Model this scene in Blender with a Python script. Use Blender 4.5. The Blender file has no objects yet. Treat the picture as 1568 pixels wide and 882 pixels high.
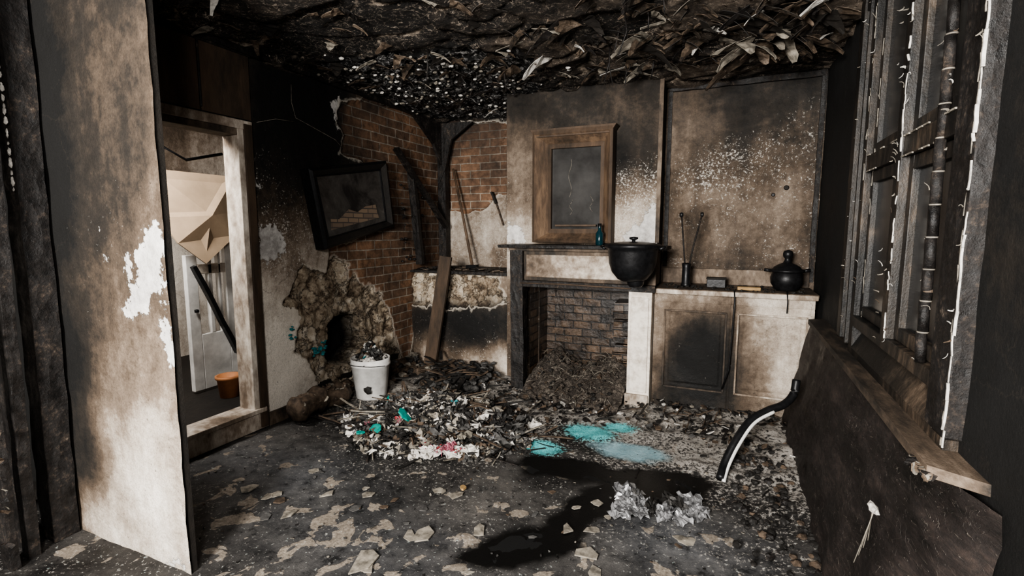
import bpy, math, random
import numpy as np
from mathutils import Vector, Matrix, noise, Euler
random.seed(7)
R=random.uniform
SC=bpy.context.scene
def link(o): SC.collection.objects.link(o); return o

# ------------------------------------------------------------------ node helper
class G:
    def __init__(s,name):
        s.m=bpy.data.materials.new(name); s.m.use_nodes=True
        s.nt=s.m.node_tree; s.b=s.nt.nodes['Principled BSDF']
        s.co=s.nt.nodes.new('ShaderNodeTexCoord').outputs['Object']
        s.b.inputs['Roughness'].default_value=.8
        s.b.inputs['Specular IOR Level'].default_value=.3
    def lk(s,v,inp):
        if isinstance(v,bpy.types.NodeSocket): s.nt.links.new(v,inp)
        elif isinstance(v,(tuple,list)):
            inp.default_value=tuple(v)+((1,) if len(v)==3 and inp.type=='RGBA' else ())
        else: inp.default_value=v
    def mp(s,scale=(1,1,1),rot=(0,0,0),vec=None):
        n=s.nt.nodes.new('ShaderNodeMapping'); s.lk(vec or s.co,n.inputs[0])
        n.inputs['Scale'].default_value=scale; n.inputs['Rotation'].default_value=rot
        return n.outputs[0]
    def noise(s,scale,detail=6,rough=.6,vec=None,dist=0,col=False):
        n=s.nt.nodes.new('ShaderNodeTexNoise'); s.lk(vec or s.co,n.inputs['Vector'])
        n.inputs['Scale'].default_value=scale;n.inputs['Detail'].default_value=detail
        n.inputs['Roughness'].default_value=rough;n.inputs['Distortion'].default_value=dist
        return n.outputs[1 if col else 0]
    def vor(s,scale,feat='F1',vec=None,out='Distance',rnd=1):
        n=s.nt.nodes.new('ShaderNodeTexVoronoi'); n.feature=feat; s.lk(vec or s.co,n.inputs['Vector'])
        n.inputs['Scale'].default_value=scale; n.inputs['Randomness'].default_value=rnd
        return n.outputs[out]
    def m2(s,op,a,b=0.,c=0.,clamp=False):
        n=s.nt.nodes.new('ShaderNodeMath');n.operation=op;n.use_clamp=clamp
        s.lk(a,n.inputs[0]);s.lk(b,n.inputs[1]);s.lk(c,n.inputs[2]);return n.outputs[0]
    def ma(s,a,b,c,clamp=False): return s.m2('MULTIPLY_ADD',a,b,c,clamp)
    def ramp(s,f,stops,interp='LINEAR'):
        n=s.nt.nodes.new('ShaderNodeValToRGB');s.lk(f,n.inputs[0]);e=n.color_ramp.elements
        n.color_ramp.interpolation=interp
        while len(e)<len(stops): e.new(.5)
        for i,(p,c) in enumerate(stops):
            e[i].position=p
            if not isinstance(c,(tuple,list)): c=(c,c,c)
            e[i].color=tuple(c)+(1,)
        return n.outputs[0]
    def mix(s,f,a,b,mode='MIX'):
        n=s.nt.nodes.new('ShaderNodeMix');n.data_type='RGBA';n.blend_type=mode
        s.lk(f,n.inputs[0]);s.lk(a,n.inputs[6]);s.lk(b,n.inputs[7]);return n.outputs[2]
    def attr(s,name):
        n=s.nt.nodes.new('ShaderNodeAttribute');n.attribute_name=name;return n.outputs['Fac']
    def bump(s,h,st=.5,d=.01):
        n=s.nt.nodes.new('ShaderNodeBump');s.lk(h,n.inputs['Height'])
        n.inputs['Strength'].default_value=st;n.inputs['Distance'].default_value=d
        s.lk(n.outputs[0],s.b.inputs['Normal'])
    def col(s,c): s.lk(c,s.b.inputs['Base Color'])
    def rough(s,c): s.lk(c,s.b.inputs['Roughness'])
    def sep(s):
        n=s.nt.nodes.new('ShaderNodeSeparateXYZ');s.lk(s.co,n.inputs[0]);return n.outputs
    def comb(s,x,y,z=0.):
        n=s.nt.nodes.new('ShaderNodeCombineXYZ');s.lk(x,n.inputs[0]);s.lk(y,n.inputs[1]);s.lk(z,n.inputs[2]);return n.outputs[0]

PAL=[(0,(.70,.645,.57)),(.2,(.43,.375,.315)),(.4,(.185,.143,.108)),(.58,(.080,.058,.041)),(.78,(.022,.0175,.0135)),(1,(.005,.0047,.0043))]

def brickcol(g,c1,c2,mortar,w=.23,h=.078):
    x=g.sep(); u=g.m2('ADD',x[0],x[1])
    wob=g.noise(7,3,.6); 
    v=g.comb(g.ma(wob,.012,u),g.ma(wob,.012,x[2]))
    n=g.nt.nodes.new('ShaderNodeTexBrick'); g.lk(v,n.inputs['Vector'])
    g.lk(c1,n.inputs['Color1']);g.lk(c2,n.inputs['Color2']);g.lk(mortar,n.inputs['Mortar'])
    n.inputs['Scale'].default_value=1;n.inputs['Mortar Size'].default_value=.0055;n.inputs['Mortar Smooth'].default_value=.3
    n.inputs['Brick Width'].default_value=w;n.inputs['Row Height'].default_value=h;n.inputs['Bias'].default_value=0
    return n.outputs[0],n.outputs[1]

def plaster_mat():
    g=G('sooty_plaster')
    n1=g.noise(2.2,9,.62,dist=.4); n2=g.noise(22,7,.68); n3=g.noise(120,4,.7)
    st=g.noise(6,6,.65,vec=g.mp((1,1,.12)))
    s=g.ma(n1,.70,g.attr('soot')); s=g.ma(n2,.44,s); s=g.ma(st,.46,s); s=g.m2('SUBTRACT',s,.735)
    c=g.ramp(s,PAL)
    c=g.mix(.55,c,g.ramp(n3,[(.3,.4),(.55,1.)]),'MULTIPLY')
    pit=g.ramp(g.noise(48,6,.75),[(.31,1.),(.38,0.)]); c=g.mix(g.m2('MULTIPLY',pit,.75),c,(.02,.016,.013))
    ck=g.ramp(g.vor(2.6,'DISTANCE_TO_EDGE',vec=g.mix(.18,g.co,g.noise(4,6,.7,col=True))),[(0,1.),(.006,0.)])
    c=g.mix(g.m2('MULTIPLY',ck,g.ramp(n1,[(.48,0.),(.55,.55)])),c,(.02,.016,.012))
    fl=g.ma(g.attr('fleck'),.13,g.noise(62,6,.8)); fl=g.ma(g.noise(7,5,.7),.30,fl)
    flm=g.ramp(fl,[(.80,0.),(.83,.9)])
    c=g.mix(flm,c,g.mix(n3,(.22,.20,.17),(.72,.68,.62)))
    w=g.ma(g.m2('SUBTRACT',n2,.5),.20,g.attr('white')); w=g.ma(g.m2('SUBTRACT',n1,.5),.12,w)
    wm=g.ma(w,-150.,.5,True)
    c=g.mix(wm,c,g.mix(g.ramp(g.ma(n2,.5,g.m2('MULTIPLY',n1,.5)),[(.38,0.),(.6,1.)]),(.64,.62,.59),(.27,.255,.24)))
    bc,bf=brickcol(g,(.225,.125,.072),(.105,.064,.042),(.30,.255,.205))
    bc=g.mix(.85,bc,g.ramp(g.noise(14,6,.7),[(.3,.25),(.62,1.35)]),'MULTIPLY')
    bs=g.ma(n1,1.3,g.ma(g.attr('soot'),.8,-.68)); 
    bc=g.mix(g.m2('MULTIPLY',g.ramp(bs,[(.1,0.),(.7,1.)]),.93),bc,(.012,.010,.009))
    bsd=g.ma(g.m2('SUBTRACT',n2,.5),.05,g.attr('brick'))
    edge=g.m2('MULTIPLY',g.ma(bsd,-60.,1.2,True),.6)
    c=g.mix(edge,c,(.46,.42,.36)); bm=g.ma(bsd,-250.,.5,True)
    c=g.mix(bm,c,bc)
    wv=g.mix(.30,g.co,g.noise(6,6,.7,col=True))
    rn=g.noise(13,9,.78); blk=g.vor(9,'F1',vec=wv,out='Color')
    sp=g.nt.nodes.new('ShaderNodeSeparateColor');g.lk(blk,sp.inputs[0]);tone=sp.outputs[0]
    rc=g.ramp(g.ma(tone,.16,g.ma(rn,1.,-.06)),[(.30,(.03,.022,.016)),(.42,(.17,.125,.085)),(.54,(.40,.33,.245)),(.72,(.68,.62,.53))])
    cr=g.vor(9,'DISTANCE_TO_EDGE',vec=wv)
    rc=g.mix(g.ramp(cr,[(0,.9),(.045,0.)]),rc,(.035,.025,.018))
    rc=g.mix(g.ramp(g.ma(n1,1.1,g.ma(g.attr('soot'),.9,-.68)),[(.15,0.),(.6,1.)]),rc,(.012,.010,.009))
    rs=g.ma(g.m2('SUBTRACT',n2,.5),.05,g.attr('rub')); rm=g.ma(rs,-200.,.5,True)
    red=g.m2('MULTIPLY',g.ma(rs,-50.,1.2,True),.7); c=g.mix(red,c,(.50,.45,.38))
    c=g.mix(rm,c,rc)
    c=g.mix(g.attr('black'),c,(.004,.004,.004))
    g.col(c)
    h=g.ma(g.m2('MULTIPLY',bf,bm),-.6,g.ma(n2,.7,g.ma(n3,.25,g.m2('MULTIPLY',g.ma(g.ramp(cr,[(0,0.),(.06,1.)]),.8,rn),g.m2('MULTIPLY',rm,2.)))))
    h=g.ma(wm,-.4,h)
    g.bump(h,.8,.012)
    g.rough(g.ramp(n1,[(.3,.6),(.7,.9)]))
    return g.m
M_PL=plaster_mat()

def stain(name,s0,amp=.55,scale=3.,grain=(1,1,1),tint=None,rough=.7,bump=.4,fine=.4,pal=PAL):
    g=G(name); n1=g.noise(scale,9,.65,vec=g.mp(grain)); n2=g.noise(scale*8,7,.7,vec=g.mp(grain)); n3=g.noise(140,3,.6)
    s=g.ma(n1,amp*1.6,s0-amp*.8-fine*.5); s=g.ma(n2,fine,s)
    c=g.ramp(s,pal)
    if tint: c=g.mix(1.,c,tint,'MULTIPLY')
    g.col(c); g.rough(rough); g.bump(g.ma(n2,1.,g.m2('MULTIPLY',n3,.3)),bump,.01); return g.m
def simple(name,c,rough=.5,metal=0,var=.4,scale=20,bump=.2):
    g=G(name); n=g.noise(scale,6,.6)
    g.col(g.mix(g.ramp(n,[(.35,0.),(.65,1.)]),tuple(x*(1-var) for x in c),c))
    g.rough(rough); g.b.inputs['Metallic'].default_value=metal; g.bump(n,bump,.005); return g.m
WOODP=[(0,(.33,.235,.155)),(.3,(.165,.108,.066)),(.55,(.074,.048,.031)),(.8,(.024,.018,.013)),(1,(.01,.008,.007))]
def char_mat():
    g=G('charred_wood'); v=g.vor(26,'F1',vec=g.mp((1,1,.45))); n=g.noise(9,8,.7); n2=g.noise(60,6,.7)
    c=g.ramp(g.ma(n2,.5,g.m2('MULTIPLY',n,.5)),[(.38,(.004,.004,.004)),(.54,(.012,.010,.009)),(.62,(.045,.034,.026)),(.70,(.20,.165,.13))])
    g.col(c); g.rough(g.ramp(n,[(.4,.35),(.65,.85)])); g.bump(g.ma(v,.6,g.m2('MULTIPLY',n2,.5)),.7,.012); return g.m
M_CHAR=char_mat()
M_WOOD=stain('scorched_wood',.66,.5,2.,(1,1,.25),pal=WOODP)
M_WOOD_L=stain('warm_wood',.54,.8,4.,(1,1,.25),pal=WOODP)
M_SILL=stain('ashy_sill_wood',.76,.8,3.,(1,.3,1))
M_WIN=stain('scorched_window_paint',.88,1.,3.,(1,1,.4),fine=.6,rough=.5)
M_PAINT=stain('scorched_white_paint',.34,1.,2.5,(1,1,.5))
M_PAINT_D=stain('browned_paint',.62,.8,2.5,(1,1,.5))
M_FRIEZE=stain('scorched_cream_paint',.40,.9,2.2)
M_PAINT_W=stain('dusty_white_paint',.10,.7,3.)
M_BLACK=simple('black_iron',(.013,.013,.014),.4,.3,.5,30,.3)
M_BLK2=stain('soot_black',.92,.2,3.,fine=.15)
M_GLASS=simple('smoky_glass',(.06,.058,.056),.12,0,.6,3,.03)
M_WGLASS=simple('smoked_window_glass',(.020,.020,.020),.2,0,.6,4,.05)
M_WHITE=simple('white_plastic',(.70,.69,.66),.4,0,.35,9,.05)
M_TEAL=simple('teal_plastic',(.01,.24,.20),.4,0,.5,40,.3)
M_TEALP=simple('teal_powder',(.03,.24,.26),.8,0,.7,60,.3)
M_ORANGE=simple('terracotta_orange',(.42,.18,.075),.6,0,.4,10,.1)
M_RED=simple('red_label',(.25,.035,.04),.5,0,.5,50,.1)
M_PALE=simple('pale_plaster_flake',(.28,.25,.205),.8,0,.75,24,.5)
M_WFL=simple('white_flake',(.60,.57,.52),.8,0,.6,35,.4)
M_BRN=simple('brown_debris',(.092,.065,.045),.8,0,.75,25,.5)
M_DRK=simple('dark_debris',(.016,.0145,.013),.7,0,.6,30,.5)
M_GREY=simple('grey_ash',(.085,.082,.078),.85,0,.7,30,.5)
M_FOIL=simple('crumpled_foil',(.30,.30,.305),.35,.3,.85,30,.5)
M_TAN=simple('tan_board',(.55,.41,.28),.7,0,.3,3,.1)
M_YEL=simple('yellow_block',(.36,.23,.10),.7,0,.35,13,.1)
M_PINK=simple('pink_wrapper',(.30,.09,.12),.5,0,.5,30,.2)

# ------------------------------------------------------------------ mesh builder
class MB:
    def __init__(s,name,mats): s.n=name;s.v=[];s.f=[];s.mi=[];s.sm=[];s.mats=mats if isinstance(mats,list) else [mats]
    def add(s,vs,fs,mi=0,sm=False):
        o=len(s.v); s.v+= [tuple(v) for v in vs]; s.f+=[tuple(i+o for i in f) for f in fs]
        s.mi+=[mi]*len(fs); s.sm+=[sm]*len(fs)
    def box(s,x0,x1,y0,y1,z0,z1,mi=0,M=None,j=0):
        vs=[Vector((x+R(-j,j),y+R(-j,j),z+R(-j,j))) for z in(z0,z1) for y in (y0,y1) for x in (x0,x1)]
        if M: vs=[M@v for v in vs]
        s.add(vs,[(0,2,3,1),(4,5,7,6),(0,1,5,4),(1,3,7,5),(3,2,6,7),(2,0,4,6)],mi)
    def beam(s,a,b,w,d,mi=0,up=(0,0,1),seg=1,j=0,tw=None):
        a=Vector(a);b=Vector(b);t=(b-a).normalized();u=Vector(up)
        if abs(t.dot(u))>.95:u=Vector((1,0,0))
        x=t.cross(u).normalized();y=x.cross(t).normalized()
        vs=[];fs=[]
        for i in range(seg+1):
            p=a.lerp(b,i/seg); k=1 if tw is None else 1+(tw-1)*i/seg
            p=p+Vector((R(-j,j),R(-j,j),R(-j,j)))
            for sx,sy in((-1,-1),(1,-1),(1,1),(-1,1)):
                vs.append(p+x*sx*w/2*k*(1+R(-j,j)*8)+y*sy*d/2*k*(1+R(-j,j)*8))
        for i in range(seg):
            for k in range(4): fs.append((i*4+k,i*4+(k+1)%4,i*4+4+(k+1)%4,i*4+4+k))
        fs.append((3,2,1,0));e=seg*4;fs.append((e,e+1,e+2,e+3));s.add(vs,fs,mi)
    def tube(s,pts,r,mi=0,n=8,j=0,cap=True):
        pts=[Vector(p) for p in pts];vs=[];fs=[]
        for i,p in enumerate(pts):
            t=(pts[min(i+1,len(pts)-1)]-pts[max(i-1,0)]).normalized()
            u=Vector((0,0,1)) if abs(t.z)<.9 else Vector((1,0,0))
            x=t.cross(u).normalized();y=x.cross(t)
            rr=r[i] if isinstance(r,(list,tuple)) else r
            for k in range(n):
                a=2*math.pi*k/n; q=rr*(1+R(-j,j)); vs.append(p+x*math.cos(a)*q+y*math.sin(a)*q)
        for i in range(len(pts)-1):
            for k in range(n): fs.append((i*n+k,i*n+(k+1)%n,i*n+n+(k+1)%n,i*n+n+k))
        if cap: fs.append(tuple(range(n))[::-1]);e=(len(pts)-1)*n;fs.append(tuple(e+k for k in range(n)))
        s.add(vs,fs,mi,True)
    def lathe(s,c,prof,mi=0,n=32,j=0,M=None):
        vs=[];fs=[];c=Vector(c)
        for r,z in prof:
            for k in range(n):
                a=2*math.pi*k/n;q=r*(1+R(-j,j)); v=Vector((q*math.cos(a),q*math.sin(a),z))
                if M:v=M@v
                vs.append(c+v)
        for i in range(len(prof)-1):
            for k in range(n): fs.append((i*n+k,i*n+(k+1)%n,i*n+n+(k+1)%n,i*n+n+k))
        s.add(vs,fs,mi,True)
    def poly(s,pts,nrm,th,mi=0):
        n=len(pts);N=Vector(nrm).normalized()*th
        vs=[Vector(p) for p in pts]+[Vector(p)+N for p in pts]
        fs=[tuple(range(n))[::-1],tuple(range(n,2*n))]+[(i,(i+1)%n,n+(i+1)%n,n+i) for i in range(n)]
        s.add(vs,fs,mi)
    def shard(s,c,size,mi=0,th=.008,tilt=.5,n=None,asp=None):
        n=n or random.randint(4,8);asp=asp or R(.45,1)
        M=Matrix.Translation(c)@Euler((R(-tilt,tilt),R(-tilt,tilt),R(0,6.28))).to_matrix().to_4x4()
        pts=[]
        for k in range(n):
            a=2*math.pi*(k+R(-.3,.3))/n;q=size*R(.6,1.1);pts.append(M@Vector((q*math.cos(a),q*math.sin(a)*asp,R(-.1,.1)*size*tilt)))
        s.poly(pts,M.to_3x3()@Vector((0,0,1)),th,mi)
    def chunk(s,c,size,mi=0,asp=(1,1,.7)):
        c=Vector(c);off=Vector((R(0,99),R(0,99),R(0,99)));n,m=7,5;vs=[];fs=[];rot=Euler((R(0,3),R(0,3),R(0,6))).to_matrix()
        for i in range(m+1):
            t=math.pi*i/m
            for k in range(n):
                a=2*math.pi*k/n;d=Vector((math.sin(t)*math.cos(a),math.sin(t)*math.sin(a),math.cos(t)))
                q=size*(1+.55*noise.noise(d*1.6+off));v=rot@(d*q);vs.append(c+Vector((v.x*asp[0],v.y*asp[1],v.z*asp[2])))
        for i in range(m):
            for k in range(n): fs.append((i*n+k,i*n+(k+1)%n,i*n+n+(k+1)%n,i*n+n+k))
        s.add(vs,fs,mi)
    def crump(s,c,sx,sy,h,mi=0,n=9,rot=None,fr=3):
        off=Vector((R(0,99),R(0,99),R(0,99)));rt=Euler(rot or (R(-.4,.4),R(-.4,.4),R(0,6.28))).to_matrix();c=Vector(c)
        vs=[];fs=[]
        for i in range(n):
            for k in range(n):
                u=i/(n-1)-.5;v=k/(n-1)-.5
                p=Vector((u*fr*2,v*fr*2,0))+off
                vs.append(c+rt@Vector((u*sx*(1+.4*noise.noise(p+Vector((5,0,0)))),v*sy*(1+.4*noise.noise(p+Vector((9,0,0)))),h*noise.noise(p)*1.6)))
        for i in range(n-1):
            for k in range(n-1): fs.append((i*n+k,i*n+k+1,i*n+n+k+1,i*n+n+k))
        s.add(vs,fs,mi)
    def curl(s,root,d,nrm,L,w,ang,mi=0,seg=6):
        root=Vector(root);d=Vector(d).normalized();nrm=Vector(nrm).normalized();side=d.cross(nrm).normalized()
        vs=[];p=root.copy();a=R(.05,.3);st=ang/seg
        for i in range(seg+1):
            t=d*math.cos(a)+nrm*math.sin(a);q=(1-.75*(i/seg)**1.5)
            l=w*R(.35,.6)*q;r=w*R(.35,.6)*q
            vs.append(p+side*l);vs.append(p+nrm*.1*w*R(-1,1));vs.append(p-side*r);p=p+t*(L/seg)*R(.7,1.3);a+=st*R(.4,1.6)
        fs=[]
        for i in range(seg):
            for k in range(2):fs.append((i*3+k,i*3+k+1,i*3+4+k,i*3+3+k))
        s.add(vs,fs,mi,False)
    def make(s,bevel=0,parent=None,sub=0,solid=0):
        me=bpy.data.meshes.new(s.n);me.from_pydata(s.v,[],s.f)
        for m in s.mats: me.materials.append(m)
        me.polygons.foreach_set('material_index',s.mi);me.polygons.foreach_set('use_smooth',s.sm);me.update()
        o=link(bpy.data.objects.new(s.n,me))
        if bevel:
            b=o.modifiers.new('b','BEVEL');b.width=bevel;b.segments=2;b.limit_method='ANGLE'
        if sub: b=o.modifiers.new('s','SUBSURF');b.levels=sub;b.render_levels=sub
        if solid: b=o.modifiers.new('so','SOLIDIFY');b.thickness=solid
        if parent: o.parent=parent
        return o
def empty(name):
    e=bpy.data.objects.new(name,None);e.empty_display_size=.1;return link(e)

# ------------------------------------------------------------------ surfaces with painted attributes
def sdf(u,v,P):
    P=np.array(P,float);d=np.full(u.shape,1e9);ins=np.zeros(u.shape,bool);n=len(P)
    for i in range(n):
        a=P[i];b=P[(i+1)%n];e=b-a;wx=u-a[0];wy=v-a[1]
        t=np.clip((wx*e[0]+wy*e[1])/(e@e+1e-12),0,1)
        d=np.minimum(d,(wx-t*e[0])**2+(wy-t*e[1])**2)
        c=((a[1]>v)!=(b[1]>v))
        with np.errstate(divide='ignore',invalid='ignore'):
            xi=(b[0]-a[0])*(v-a[1])/(b[1]-a[1]+1e-12)+a[0]
        ins^=(c&(u<xi))
    d=np.sqrt(d);return np.where(ins,-d,d)
def pld(u,v,P):
    d=np.full(u.shape,1e9)
    for a,b in zip(P[:-1],P[1:]):
        a=np.array(a);b=np.array(b);e=b-a;t=np.clip(((u-a[0])*e[0]+(v-a[1])*e[1])/(e@e),0,1)
        d=np.minimum(d,np.hypot(u-a[0]-t*e[0],v-a[1]-t*e[1]))
    return d
def multi(u,v,Ps):
    d=np.ones(u.shape)
    for P in Ps: d=np.minimum(d,sdf(u,v,P))
    return d
def idw(u,v,pts):
    w=np.zeros(u.shape);s=np.zeros(u.shape)
    for a,b,c in pts:
        k=1/((u-a)**2+(v-b)**2+.02)**1.6;w+=k;s+=k*c
    return s/w
def fn(u,v,sc,seed=0,o=4):
    return np.array([noise.fractal(Vector((a*sc,b*sc,seed)),.9,2.,o) for a,b in zip(u,v)])
def lump(u,v,sc,seed=0):
    return np.array([noise.voronoi(Vector((a*sc,b*sc,seed)))[0][0] for a,b in zip(u,v)])
def surf(name,O,U,V,N,ur,vr,res,mat,soot=None,brick=[],rub=[],white=[],fleck=None,holes=[],black=[],extra=None,disp=None,rough=.004,seed=1):
    nu=max(2,int((ur[1]-ur[0])/res)+1);nv=max(2,int((vr[1]-vr[0])/res)+1)
    us=np.linspace(ur[0],ur[1],nu);vs=np.linspace(vr[0],vr[1],nv)
    UU,VV=np.meshgrid(us,vs,indexing='ij');u=UU.ravel();v=VV.ravel()
    f1=fn(u,v,4.,seed)
    at={}
    at['soot']=idw(u,v,soot) if soot else np.full(u.shape,.5)
    at['fleck']=idw(u,v,fleck) if fleck else np.zeros(u.shape)
    f2=fn(u,v,11.,seed+5)
    at['brick']=multi(u,v,brick)+f1*.035+f2*.02 if brick else np.ones(u.shape)
    at['rub']=multi(u,v,rub)+f1*.07+f2*.03 if rub else np.ones(u.shape)
    at['white']=multi(u,v,white)+f1*.02 if white else np.ones(u.shape)
    at['black']=np.clip(-(multi(u,v,black)+f2*.03+f1*.03)*60+.5,0,1) if black else np.zeros(u.shape)
    d=f1*rough
    if brick: d=d-np.clip(-at['brick']*60,0,1)*.022
    if rub:
        l=lump(u,v,9,seed);l2=lump(u,v,24,seed)
        m=np.clip(-at['rub']*40,0,1);d=d+m*(-.035+.03*(.5-l)+.012*(.5-l2)+.03*f2+.03*f1)
    if black: d=d-at['black']*.22
    if disp is not None: d=d+disp(u,v)
    if extra: at.update(extra(u,v))
    O=np.array(O);U=np.array(U);V=np.array(V);N=np.array(N)
    P=O+u[:,None]*U+v[:,None]*V+d[:,None]*N
    idx=np.arange(nu*nv).reshape(nu,nv)
    F=np.stack([idx[:-1,:-1],idx[1:,:-1],idx[1:,1:],idx[:-1,1:]],-1).reshape(-1,4)
    if np.dot(np.cross(U,V),N)<0: F=F[:,::-1]
    if holes:
        cu=u[F].mean(1);cv=v[F].mean(1);k=np.ones(len(F),bool)
        for a,b,c,e in holes: k&=~((cu>a)&(cu<b)&(cv>c)&(cv<e))
        F=F[k]
    me=bpy.data.meshes.new(name);me.from_pydata(P.tolist(),[],F.tolist());me.materials.append(mat)
    for k,a in at.items():
        x=me.attributes.new(k,'FLOAT','POINT');x.data.foreach_set('value',a.astype(np.float32))
    me.polygons.foreach_set('use_smooth',[True]*len(F));me.update()
    return link(bpy.data.objects.new(name,me))

CZ=2.47
# ---------- left wall (u=Y, v=Z)
surf('wall_left',(-2.87,0,0),(0,1,0),(0,0,1),(1,0,0),(1.16,4.72),(0,CZ+.02),.016,M_PL,
 soot=[(1.78,2.34,.7),(2.03,2.32,.6),(2.33,2.44,.8),(2.57,2.26,1.0),(2.84,2.1,1.1),(3.05,2.43,1.05),(2.44,1.9,.85),(2.58,1.71,.85),(2.37,1.56,.7),
  (2.62,1.44,.50),(2.66,1.12,.25),(2.36,.83,.05),(2.45,.59,-.1),(2.38,.33,-.12),(2.54,.23,-.05),(2.50,.9,.1),(3.29,1.61,.85),(3.79,1.05,.35),(3.4,.51,.10),(3.0,2.0,1.1),(2.4,1.2,.32),
  (4.4,2.2,.45),(4.2,1.5,.45),(3.9,.3,.45),(3.5,2.2,.25),(3.3,.95,.05),(2.9,.75,-.05),(2.7,.15,.1),(3.8,1.9,.42),(4.5,1.1,.7)],
 brick=[[(3.19,2.35),(3.5,2.44),(4.02,2.5),(4.8,2.5),(4.8,.9),(4.3,.85),(4.0,0),(3.45,.1),(3.25,.7),(3.0,1.05),(3.02,1.2),(3.31,1.24),(3.7,1.5),(3.6,1.88),(3.3,1.9),(3.16,1.94),(3.27,2.1),(3.14,2.16)]],
 rub=[[(2.62,.98),(2.75,1.08),(2.95,1.03),(3.1,1.10),(3.25,.98),(3.42,.88),(3.62,.80),(3.77,.62),(3.85,.35),(3.95,.1),(3.5,.05),(3.13,.06),(2.85,.12),(2.74,.36),(2.66,.48),(2.63,.68),(2.56,.80)]],
 white=[[(2.33,1.37),(2.5,1.38),(2.56,1.33),(2.60,1.2),(2.5,1.12),(2.44,1.11),(2.36,1.16)],[(2.32,1.70),(2.34,1.72),(2.42,1.62),(2.38,1.6)],[(2.33,1.9),(2.35,2.0),(2.37,1.8)],[(3.1,2.3),(3.2,2.38),(3.22,2.2),(3.15,2.1)]],
 fleck=[(2.5,1.25,.8),(2.5,2.2,-.5),(2.4,.4,0),(3,2,-.6),(3.3,2,.2),(2.4,1.7,.3),(2.3,1.0,.4)],
 black=[[(2.96,.50),(3.05,.63),(3.14,.60),(3.22,.66),(3.40,.58),(3.44,.35),(3.22,.20),(3.00,.26)]],
 holes=[(1.42,2.25,.15,1.93)],rough=.006)
# ---------- back alcove
surf('wall_back_alcove',(0,4.7,0),(1,0,0),(0,0,1),(0,-1,0),(-2.88,-1.79),(.6,CZ+.02),.016,M_PL,
 soot=[(-2.8,2.4,.8),(-2.3,2.4,.85),(-1.9,2.4,.8),(-2.5,2.0,.45),(-2.1,2.0,.45),(-2.7,1.3,.15),(-2.4,1.3,.15),(-2.1,1.3,.2),(-2.2,1.1,.4),(-2.8,1.05,.3),(-1.9,1.2,.2),(-2.3,1.55,.15)],
 brick=[[(-2.95,1.6),(-2.6,1.5),(-2.35,1.55),(-2.2,1.7),(-2.0,1.65),(-1.95,2.1),(-1.85,2.3),(-2.2,2.4),(-2.95,2.5)]],
 white=[[(-2.0,1.5),(-1.8,1.85),(-1.78,1.4),(-1.95,1.3),(-2.15,1.5)],[(-2.2,2.2),(-1.95,2.45),(-1.9,2.2)]],fleck=[(-2,1.2,.5)],seed=3)
surf('wall_alcove_plinth',(0,4.1,0),(1,0,0),(0,0,1),(0,-1,0),(-2.88,-1.79),(0,.93),.016,M_PL,
 soot=[(-2.7,.8,.1),(-2.3,.8,.1),(-1.9,.8,.3),(-2.7,.48,1.),(-2.3,.45,1.2),(-2,.48,1.2),(-1.85,.5,1.),(-2.2,.34,1.1),(-2.5,.3,.8),(-2.6,.15,.0),(-2.2,.14,-.05),(-1.9,.17,.0)],
 rub=[[(-2.95,.95),(-1.9,.95),(-1.85,.7),(-2.1,.6),(-2.5,.56),(-2.95,.6)]],fleck=[(-2.2,.2,.4),(-2.2,.45,-.2)],seed=5)
m=MB('shelf_ledge',[M_CHAR,M_PAINT_D])
m.box(-2.86,-1.81,4.06,4.68,.925,.95,0,j=.004)
for i in range(60): m.shard((R(-2.8,-1.85),R(4.05,4.5),R(.952,.96)),R(.02,.06),R(0,1)>.6,.008,.25)
m.make()
# ---------- chimney breast
surf('wall_chimney_breast',(0,4.0,0),(1,0,0),(0,0,1),(0,-1,0),(-1.80,-.53),(0,CZ+.02),.016,M_PL,
 soot=[(-1.7,2.4,.74),(-1.2,2.4,.82),(-.6,2.4,.72),(-1.65,2.1,.52),(-1.65,1.8,.48),(-1.65,1.5,.40),(-1.7,1.3,.12),(-.75,2.1,.74),(-.85,1.9,.85),(-.6,2.2,.55),(-.7,1.75,.62),(-.62,1.5,.15),(-.7,1.3,.05),(-1.2,2.2,.72),(-1.2,.9,1)],
 white=[[(-1.8,1.25),(-1.78,1.4),(-1.68,1.35),(-1.6,1.22)],[(-.80,1.22),(-.8,1.30),(-.66,1.40),(-.54,1.58),(-.53,1.25)]],
 fleck=[(-.65,1.62,.9),(-1.7,1.35,.5),(-1.65,1.6,.2),(-1.5,2.2,-.8),(-.7,2.2,-.8)],holes=[(-1.5,-.69,-1,.88)],seed=7)
surf('wall_chimney_side',(-.53,0,0),(0,1,0),(0,0,1),(1,0,0),(4.0,4.31),(0,CZ+.02),.03,M_PL,soot=[(4.1,2.4,.8),(4.1,1.5,.7),(4.1,1.,.6)],seed=8)
surf('wall_chimney_side_inner',(-1.80,0,0),(0,1,0),(0,0,1),(-1,0,0),(4.0,4.71),(0,CZ+.02),.03,M_PL,soot=[(4.1,2.4,.9),(4.1,1.5,.8)],seed=9)
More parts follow.
